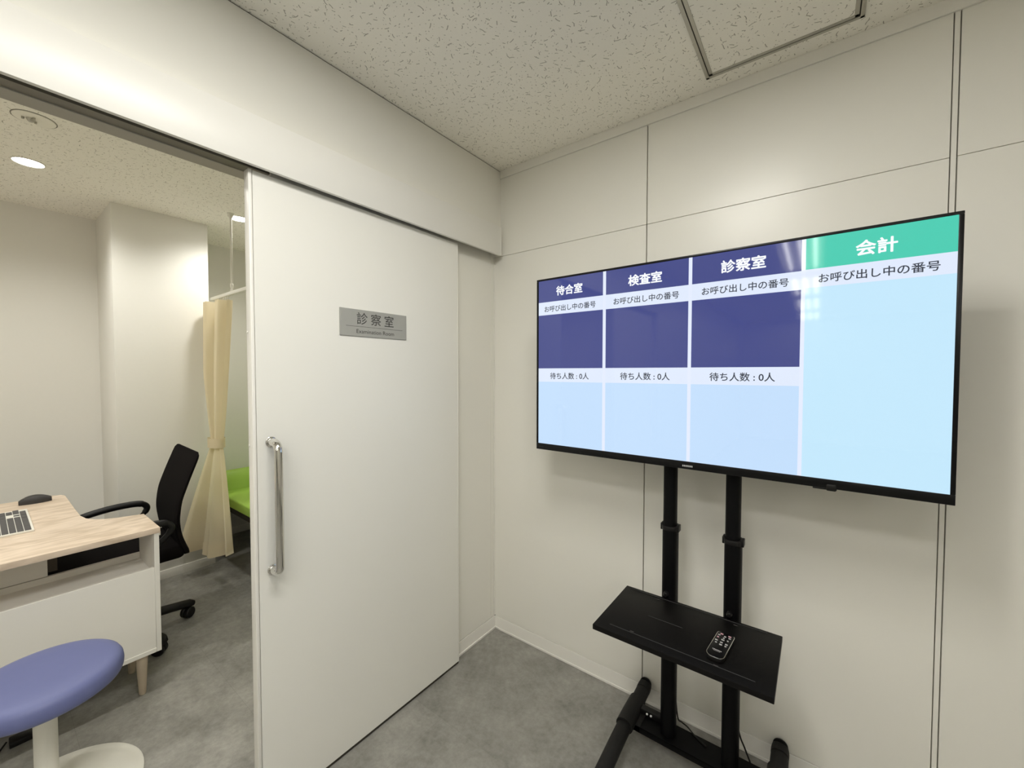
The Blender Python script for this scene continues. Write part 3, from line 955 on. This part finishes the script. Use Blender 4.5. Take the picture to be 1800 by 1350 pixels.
# ------------------------------------------------------------------ curtain rail and curtain
RY, RZ = -0.655, 1.953
rail = thing('curtain_rail', (-1.15, RY, RZ), 'white curtain rail hung from the ceiling by a thin rod in the examination room', 'curtain rail')
bm = BM()
add_box(bm, (PX - 0.02, RY - 0.011, RZ), (WT, RY + 0.011, RZ + 0.022), 0.002, 2)
obj('rail', bm, M['white_plastic'], rail)
bm = BM()
add_lathe(bm, [(0.0, 0), (0.021, 0), (0.019, -0.01), (0.0085, -0.03), (0.0075, -0.035)], (-1.785, RY, HC), 20)
add_tube(bm, [(-1.785, RY, HC - 0.02), (-1.785, RY, RZ + 0.02)], 0.0065, 12)
add_lathe(bm, [(0.0075, RZ + 0.075), (0.01, RZ + 0.07), (0.01, RZ + 0.05), (0.0065, RZ + 0.045)], (-1.785, RY, 0), 16)
add_lathe(bm, [(0.0065, RZ + 0.04), (0.013, RZ + 0.022), (0.013, RZ + 0.018)], (-1.785, RY, 0), 16)
obj('hanger_rod', bm, M['white_plastic'], rail)

cur = thing('curtain', (-1.98, -0.70, 0.18), 'cream privacy curtain gathered and tied back against the white column', 'curtain')
def curtain_row(f):
    """pleated outline at height fraction f (0 bottom, 1 top): list of points"""
    zt, zb = 1.925, 0.205
    z = zb + (zt - zb) * f
    tie = 0.925
    # half width along x, depth along y, centre
    def lerp(a, b, t): return a + (b - a) * t
    if z > tie:
        t = (z - tie) / (zt - tie)
        tt = t ** 0.55
        hw = lerp(0.068, 0.168, tt); cx = lerp(-1.995, -1.988, t); cy = lerp(-0.700, RY - 0.012, t)
        amp = lerp(0.020, 0.036, tt)
    else:
        t = (tie - z) / (tie - zb)
        tt = t ** 0.8
        hw = lerp(0.068, 0.165, tt); cx = lerp(-1.995, -1.972, t); cy = lerp(-0.700, -0.735, t)
        amp = lerp(0.020, 0.050, tt)
    pts = []
    n = 150
    for i in range(n + 1):
        q = i / n
        ph = q * math.pi * 2 * 2.6 + 0.8 * math.sin(q * 5 + 0.4)
        w_ = math.sin(ph) + 0.28 * math.sin(3 * ph + 0.5)
        px = cx - hw + 2 * hw * q
        py = cy + amp * w_
        if z < tie:                       # lower skirt swings out to the room at its left end
            py -= 0.17 * (1 - q) ** 1.3 * t
            py -= 0.01 * t
            px += 0.135 * t * q ** 1.5
        else:
            py -= 0.05 * (1 - q) ** 1.5 * min(1, (z - tie) / 0.5)
        px += 0.32 * amp * math.cos(ph + 0.7)
        if py < PY1 + 0.03:
            px = max(px, PX + 0.008 + 0.004 * math.sin(ph))
        dz = 0.006 * math.sin(ph * 0.9) - 0.004 * (1 - q) if f == 0 else 0
        pts.append(V(px, py, z + dz))
    return pts
bm = BM()
rows = [curtain_row(k / 46) for k in range(47)]
vv = [[bm.verts.new(p) for p in r] for r in rows]
for a_, b_ in zip(vv, vv[1:]):
    for i in range(len(a_) - 1):
        bm.faces.new((a_[i], a_[i + 1], b_[i + 1], b_[i]))
ext = bmesh.ops.solidify(bm, geom=bm.faces[:], thickness=0.0016)
obj('cloth', bm, M['curtain'], cur, angle=80)
bm = BM()
ring = []
n = 40
for k in range(n):
    t = 2 * math.pi * k / n
    ring.append((-1.995 + 0.082 * math.cos(t), -0.700 + 0.048 * math.sin(t)))
outer = [bm.verts.new((x, y, 0.895)) for x, y in ring]; top = [bm.verts.new((x, y, 0.962)) for x, y in ring]
for k in range(n):
    bm.faces.new((outer[k], outer[(k + 1) % n], top[(k + 1) % n], top[k]))
bmesh.ops.solidify(bm, geom=bm.faces[:], thickness=0.003)
obj('tieback', bm, M['curtain'], cur, angle=60)
hem_rows = [[p + V(0.0, -0.0022, 0) for p in curtain_row(k / 46)] for k in range(0, 3)]
bm = BM()
vv = [[bm.verts.new(p) for p in r] for r in hem_rows]
for a_, b_ in zip(vv, vv[1:]):
    for i in range(len(a_) - 1):
        bm.faces.new((a_[i], a_[i + 1], b_[i + 1], b_[i]))
bmesh.ops.solidify(bm, geom=bm.faces[:], thickness=0.0016)
hem = obj('hem', bm, M['curtain'], cur, angle=80)
g0 = curtain_row(1.2 / 46)[14]
bm = BM(); add_lathe(bm, [(0.004, -0.004), (0.008, -0.004), (0.0095, -0.002), (0.0095, 0.002), (0.004, 0.002)], (g0.x + 0.006, g0.y - 0.004, g0.z), 18, 'Y')
obj('eyelet', bm, M['alu'], hem)
for i in range(7):
    x = -2.12 + i * 0.045
    bm = BM(); add_box(bm, (x - 0.003, RY - 0.004, 1.918), (x + 0.003, RY + 0.002, RZ + 0.002), 0.001, 1)
    obj('runner_hook', bm, M['white_plastic'], cur)

# ------------------------------------------------------------------ examination couch
couch = thing('examination_couch', (-1.75, -0.30, 0.0), 'bright green vinyl examination couch behind the cream curtain', 'couch')
bm = BM(); add_box(bm, (-2.66, -0.597, 0.412), (-0.95, -0.03, 0.486), 0.012, 4)
obj('mattress', bm, M['green'], couch)
bm = BM()
prof = [(-2.30, 0.484), (-2.315, 0.56), (-2.335, 0.612), (-2.365, 0.636), (-2.40, 0.632), (-2.50, 0.585), (-2.60, 0.535), (-2.655, 0.505), (-2.66, 0.484)]
add_prism(bm, prof, 1, -0.59, -0.035, 0.004)
obj('headrest', bm, M['green'], couch, angle=50)
bm = BM()
add_box(bm, (-2.6, -0.545, 0.33), (-1.0, -0.06, 0.411), 0.003, 1)
obj('base_frame', bm, M['couch_base'], couch)
for x in (-2.5, -1.1):
    for y in (-0.5, -0.1):
        bm = BM(); add_box(bm, (x - 0.025, y - 0.025, 0.0), (x + 0.025, y + 0.025, 0.332), 0.002, 1)
        obj('leg', bm, M['black_metal'], couch)

# ------------------------------------------------------------------ desk
DZ = 0.735
desk = thing('desk', (-1.3, -1.9, 0.0), 'white desk with pale oak top and a notched corner in the examination room', 'desk')
bm = BM()
notch = [(-0.925, -1.236), (-1.208, -1.238), (-1.222, -1.275), (-1.240, -1.325), (-1.262, -1.365), (-1.295, -1.395), (-1.345, -1.418), (-1.42, -1.429), (-1.586, -1.431), (-1.95, -1.432), (-1.985, -1.445), (-2.0, -1.475), (-2.0, -2.55), (-0.925, -2.55)]
def arc_round(p):
    return p
add_prism(bm, arc_round(notch), 2, DZ - 0.024, DZ, 0.001)
obj('tabletop', bm, M['oak'], desk, angle=30)
BX0 = -0.93                     # room side face
bm = BM()
add_box(bm, (BX0 - 0.022, -2.53, 0.19), (BX0 - 0.004, -1.257, 0.558), 0.0008, 1)
obj('front_panel', bm, M['desk_white'], desk)
bm = BM(); add_box(bm, (-1.215, -1.2565, 0.177), (BX0, -1.2395, DZ - 0.0245), 0.0008, 1)
obj('side_panel', bm, M['desk_white'], desk)
bm = BM(); add_box(bm, (-1.215, -2.55, 0.177), (BX0, -2.532, DZ - 0.0245), 0.0008, 1)
obj('side_panel', bm, M['desk_white'], desk)
bm = BM(); add_box(bm, (-1.215, -2.53, 0.177), (BX0, -1.257, 0.195), 0.0008, 1)
obj('bottom_board', bm, M['desk_white'], desk)
bm = BM(); add_box(bm, (-1.198, -2.53, 0.512), (BX0 - 0.0225, -1.257, 0.528))
obj('shelf_board', bm, M['desk_white'], desk)
bm = BM(); add_box(bm, (-1.215, -2.53, 0.196), (-1.198, -1.257, 0.554), 0.0008, 1)
obj('back_panel', bm, M['desk_white'], desk)
bm = BM(); add_box(bm, (-1.60, -2.1, 0.556), (-1.20, -1.551, DZ - 0.0245), 0.001, 1)
drawer = obj('drawer', bm, M['desk_white'], desk)
bm = BM(); add_box(bm, (-1.60, -1.551, 0.568), (-1.21, -1.522, DZ - 0.0245))  # dark block standing in for shade beside the drawer
obj('drawer_shade', bm, M['shade_brown'], drawer)
for (x, y) in ((-0.962, -1.302), (-1.17, -1.302), (-0.962, -2.48), (-1.17, -2.48)):
    bm = BM()
    add_lathe(bm, [(0.0, 0.0), (0.0115, 0.0), (0.0125, 0.004), (0.0205, 0.16), (0.0215, 0.1772), (0.0, 0.1772)], (x, y, 0), 24)
    obj('leg', bm, M['leg_wood'], desk)
bm = BM(); add_box(bm, (-1.985, -2.54, 0.0), (-1.965, -1.60, DZ - 0.0245), 0.0008, 1)
obj('end_panel', bm, M['desk_white'], desk)
bm = BM()
add_box(bm, (-0.99, -1.2405, 0.690), (-0.955, -1.229, 0.7095), 0.001, 1)
obj('corner_bracket', bm, M['white_plastic'], desk)

# keyboard
kb = thing('keyboard', (-1.515, -1.645, DZ), 'slim white keyboard with dark grey keys on the oak desktop', 'keyboard')
bm = BM(); add_box(bm, (-1.735, -1.712, DZ), (-1.298, -1.578, DZ + 0.009), 0.002, 2)
obj('base', bm, M['white_plastic'], kb)
key_mesh = None
widths = {0: [1.3, 1.2, 1.2, 5.6, 1.2, 1.2, 1.2, 0, 1, 1, 1, 0, 2, 1, 1], 1: [2.2] + [1] * 10 + [2.6, 0, 0.0, 1, 0.0, 0, 1, 1, 1]}
pitch = 0.0195
for row in range(6):
    y0 = -1.586 - row * 0.0208
    if row == 0:
        ws = [1.25, 1.25, 1.25, 4.9, 1.25, 1.25, 1.25, -0.3, 1, 1, 1, -0.3, 2, 1, 1]
    elif row == 1:
        ws = [2.2] + [1] * 10 + [2.1, -1.3, 1, -1.3, 1, 1, 1, 1]
    elif row == 2:
        ws = [1.9] + [1] * 11 + [1.4, -3.6, 1, 1, 1]
    else:
        ws = [1.4] + [1] * 12 + [1.3, -0.3, 1, 1, 1, -0.3, 1, 1, 1]
    # from the user's left (+x) to the right (-x)
    x = -1.304
    for w in ws:
        if w < 0:
            x += w * pitch
            continue
        x1 = x - w * pitch
        if x1 < -1.7315:
            break
        if row == 5 and w == 1 and -1.66 > x:
            x = x1
            continue
        bm = BM()
        add_box(bm, (x1 + 0.0008, y0 - 0.0183, DZ + 0.0085), (x - 0.0008, y0, DZ + 0.0115), 0.0006, 1)
        obj('key', bm, M['key'], kb)
        x = x1
# mouse
mo = thing('computer_mouse', (-1.893, -1.543, DZ), 'dark grey computer mouse at the far edge of the desktop', 'computer mouse')
bm = BM()
rings = []
for i in range(15):
    s = i / 14
    y = -0.057 + 0.114 * s
    w = 0.033 * math.sin(math.pi * (0.10 + 0.80 * s)) ** 0.5 * (0.9 + 0.15 * s)
    h = 0.010 + 0.031 * math.sin(math.pi * min(1, 0.06 + 0.86 * s ** 0.9)) ** 0.8
    ring = []
    for k in range(17):
        t = math.pi * k / 16
        ring.append(bm.verts.new((-1.893 + w * math.copysign(abs(math.cos(t)) ** 0.7, math.cos(t)), -1.543 + y, DZ + 0.0005 + h * math.sin(t) ** 0.8)))
    rings.append(ring)
for a_, b_ in zip(rings, rings[1:]):
    for k in range(16):
        bm.faces.new((a_[k], a_[k + 1], b_[k + 1], b_[k]))
    bm.faces.new((a_[0], b_[0], b_[-1], a_[-1]))
bm.faces.new(rings[0]); bm.faces.new(rings[-1][::-1])
bmesh.ops.recalc_face_normals(bm, faces=bm.faces[:])
obj('body', bm, M['grey_plastic'], mo, angle=60)
bm = BM(); add_lathe(bm, [(0.0, -0.003), (0.009, -0.003), (0.010, 0), (0.009, 0.003), (0.0, 0.003)], (-1.893, -1.580, DZ + 0.0245), 16, 'X')
obj('scroll_wheel', bm, M['alu'], mo)

# ------------------------------------------------------------------ office chair
CXc, CYc = -1.49, -1.285
chair = thing('office_chair', (CXc, CYc, 0.0), 'black office chair with armrests pulled up behind the desk', 'chair')
REAR = [(0.452, -1.030), (0.479, -1.042), (0.56, -1.068), (0.65, -1.078), (0.747, -1.068), (0.86, -1.030), (0.99, -0.983)]
FRNT = [(0.452, -1.062), (0.54, -1.090), (0.63, -1.102), (0.70, -1.096), (0.76, -1.084), (0.857, -1.050), (0.965, -1.008), (0.99, -0.998)]
def along(P, z):
    for (z0, y0), (z1, y1) in zip(P, P[1:]):
        if z <= z1:
            t = (z - z0) / (z1 - z0)
            return y0 + (y1 - y0) * t
    return P[-1][1]
npz, npx = 36, 20
ZB0, ZB1, HWB = 0.452, 0.990, 0.246
def back_grid(P, inset):
    g = []
    for i in range(npz + 1):
        z = ZB0 + (ZB1 - ZB0) * i / npz
        e = min(z - ZB0, ZB1 - z)
        rc = 0.04
        ins = rc - math.sqrt(max(rc * rc - max(rc - e, 0) ** 2, 0))
        hw_ = HWB - ins - 0.010 * math.exp(-((z - 0.58) / 0.06) ** 2)
        ym = sum(along(P, min(max(z + d_, ZB0), ZB1)) for d_ in (-0.03, -0.015, 0, 0.015, 0.03)) / 5
        yc = (along(REAR, z) + along(FRNT, z)) / 2
        row = []
        for j in range(npx + 1):
            q = j / npx * 2 - 1
            edge = max(0.0, 1 - max(0, (abs(q) - 0.88) / 0.12) ** 2) ** 0.5
            tb = min(1.0, e / 0.02) ** 0.5
            k = 0.6 + 0.4 * edge * tb
            row.append((CXc + q * hw_, yc + (ym - yc) * k - q * hw_ * 0.035, z))
        g.append(row)
    return g
bm = BM()
gf = [[bm.verts.new(p) for p in r] for r in back_grid(FRNT, 0)]
gr = [[bm.verts.new(p) for p in r] for r in back_grid(REAR, 0)]
for a_, b_ in zip(gf, gf[1:]):
    for j in range(npx):
        bm.faces.new((a_[j], a_[j + 1], b_[j + 1], b_[j]))
for a_, b_ in zip(gr, gr[1:]):
    for j in range(npx):
        bm.faces.new((a_[j + 1], a_[j], b_[j], b_[j + 1]))
for i in range(npz):
    bm.faces.new((gf[i][0], gf[i + 1][0], gr[i + 1][0], gr[i][0]))
    bm.faces.new((gf[i + 1][-1], gf[i][-1], gr[i][-1], gr[i + 1][-1]))
for j in range(npx):
    bm.faces.new((gf[0][j + 1], gf[0][j], gr[0][j], gr[0][j + 1]))
    bm.faces.new((gf[-1][j], gf[-1][j + 1], gr[-1][j + 1], gr[-1][j]))
bmesh.ops.recalc_face_normals(bm, faces=bm.faces[:])
obj('backrest', bm, M['fabric'], chair, angle=60)
bm = BM(); add_box(bm, (CXc - 0.235, -1.535, 0.442), (CXc + 0.235, -1.062, 0.508), 0.03, 4)
obj('seat', bm, M['fabric'], chair)
bm = BM()
add_box(bm, (CXc - 0.1, -1.40, 0.395), (CXc + 0.1, -1.16, 0.437), 0.01, 2)
add_tube(bm, smooth_path([(CXc, -1.2, 0.42), (CXc, -1.09, 0.418), (CXc, -1.045, 0.435), (CXc, -1.03, 0.46)], 5), 0.022, 12, ref=(1, 0, 0), squash=0.6)
obj('mechanism', bm, M['black_plastic'], chair)
bm = BM()
add_lathe(bm, [(0.0, 0.07), (0.045, 0.07), (0.045, 0.12), (0.028, 0.135), (0.026, 0.25), (0.016, 0.255), (0.016, 0.40), (0.0, 0.40)], (CXc, CYc, 0), 24)
obj('gas_lift', bm, M['black_plastic'], chair)
for s in (-1, 1):
    ax = CXc + s * 0.252
    bm = BM()
    pts = smooth_path([(ax, -1.425, 0.630), (ax, -1.37, 0.648), (ax, -1.28, 0.661), (ax, -1.19, 0.662), (ax, -1.145, 0.652), (ax, -1.127, 0.628), (ax, -1.140, 0.598), (ax - s * 0.0, -1.185, 0.555), (ax - s * 0.01, -1.235, 0.50), (ax - s * 0.05, -1.27, 0.445), (ax - s * 0.12, -1.28, 0.432)], 6)
    rad = []
    for p in pts:
        rad.append(0.018 if p.z > 0.64 and p.y < -1.15 else (0.0155 if p.z > 0.6 else 0.0125))
    add_tube(bm, pts, rad, 12, ref=(1, 0, 0), squash=1.0)
    for v in bm.verts:
        pass
    obj('armrest', bm, M['black_plastic'], chair, angle=60)
for k in range(5):
    a_ = math.radians(93 + 72 * k)
    d = V(math.cos(a_), math.sin(a_), 0)
    c0 = V(CXc, CYc, 0)
    bm = BM()
    add_tube(bm, [c0 + d * 0.03 + V(0, 0, 0.098), c0 + d * 0.16 + V(0, 0, 0.092), c0 + d * 0.29 + V(0, 0, 0.076), c0 + d * 0.312 + V(0, 0, 0.068)], [0.032, 0.028, 0.025, 0.016], 14, squash=0.85)
    arm = obj('base_arm', bm, M['black_plastic'], chair)
    cc = c0 + d * 0.29
    bm = BM()
    for sd in (-1, 1):
        tmp = bmesh.new()
        add_lathe(tmp, [(0.0, -0.011), (0.025, -0.011), (0.030, -0.006), (0.030, 0.006), (0.025, 0.011), (0.0, 0.011)], (0, 0, 0), 20, 'Y')
        rot = Matrix.Rotation(a_ + 0.5, 3, 'Z')
        for v in tmp.verts:
            v.co = rot @ (v.co + V(-0.012, sd * 0.0135, 0)) + cc + V(0, 0, 0.0302)
        me_ = bpy.data.meshes.new('t'); tmp.to_mesh(me_); tmp.free(); bm.from_mesh(me_); bpy.data.meshes.remove(me_)
    add_lathe(bm, [(0.0, 0.03), (0.008, 0.03), (0.008, 0.07), (0.0, 0.07)], (cc.x, cc.y, 0), 10)
    obj('caster', bm, M['black_plastic'], arm)

# ------------------------------------------------------------------ round stool
SXc, SYc = -0.575, -1.605
stool = thing('round_stool', (SXc, SYc, 0.0), 'round blue vinyl stool on a white pole and disc base in front of the desk', 'stool')
bm = BM()
add_lathe(bm, [(0.0, 0.4605), (0.10, 0.460), (0.15, 0.458), (0.169, 0.4535), (0.180, 0.446), (0.186, 0.435), (0.188, 0.420), (0.187, 0.406), (0.183, 0.396), (0.176, 0.391), (0.0, 0.391)], (SXc, SYc, 0), 72)
obj('seat', bm, M['blue'], stool, angle=70)
bm = BM(); add_lathe(bm, [(0.0, 0.391), (0.09, 0.391), (0.09, 0.384), (0.0, 0.384)], (SXc, SYc, 0), 32)
obj('seat_plate', bm, M['black_metal'], stool)
bm = BM(); add_lathe(bm, [(0.027, 0.02), (0.027, 0.385)], (SXc, SYc, 0), 32)
obj('pole', bm, M['white_plastic'], stool)
bm = BM(); add_lathe(bm, [(0.0, 0.022), (0.03, 0.026), (0.06, 0.02), (0.19, 0.0135), (0.225, 0.010), (0.232, 0.006), (0.232, 0.0), (0.0, 0.0)], (SXc, SYc, 0), 72)
obj('base_disc', bm, M['white_plastic'], stool, angle=60)

# adapter and cord on the floor under the desk
ad = thing('power_adapter', (-1.02, -1.645, 0.0), 'black adapter with a cord on the floor below the desk', 'adapter')
bm = BM(); add_box(bm, (-1.055, -1.672, 0.0), (-1.005, -1.612, 0.022), 0.004, 2)
obj('case', bm, M['black_plastic'], ad)
bm = BM(); add_tube(bm, smooth_path([(-1.03, -1.678, 0.02), (-0.98, -1.71, 0.006), (-0.9, -1.75, 0.004), (-0.75, -1.9, 0.004), (-0.72, -2.1, 0.004)], 6), 0.003, 8)
obj('cord', bm, M['black_plastic'], ad)
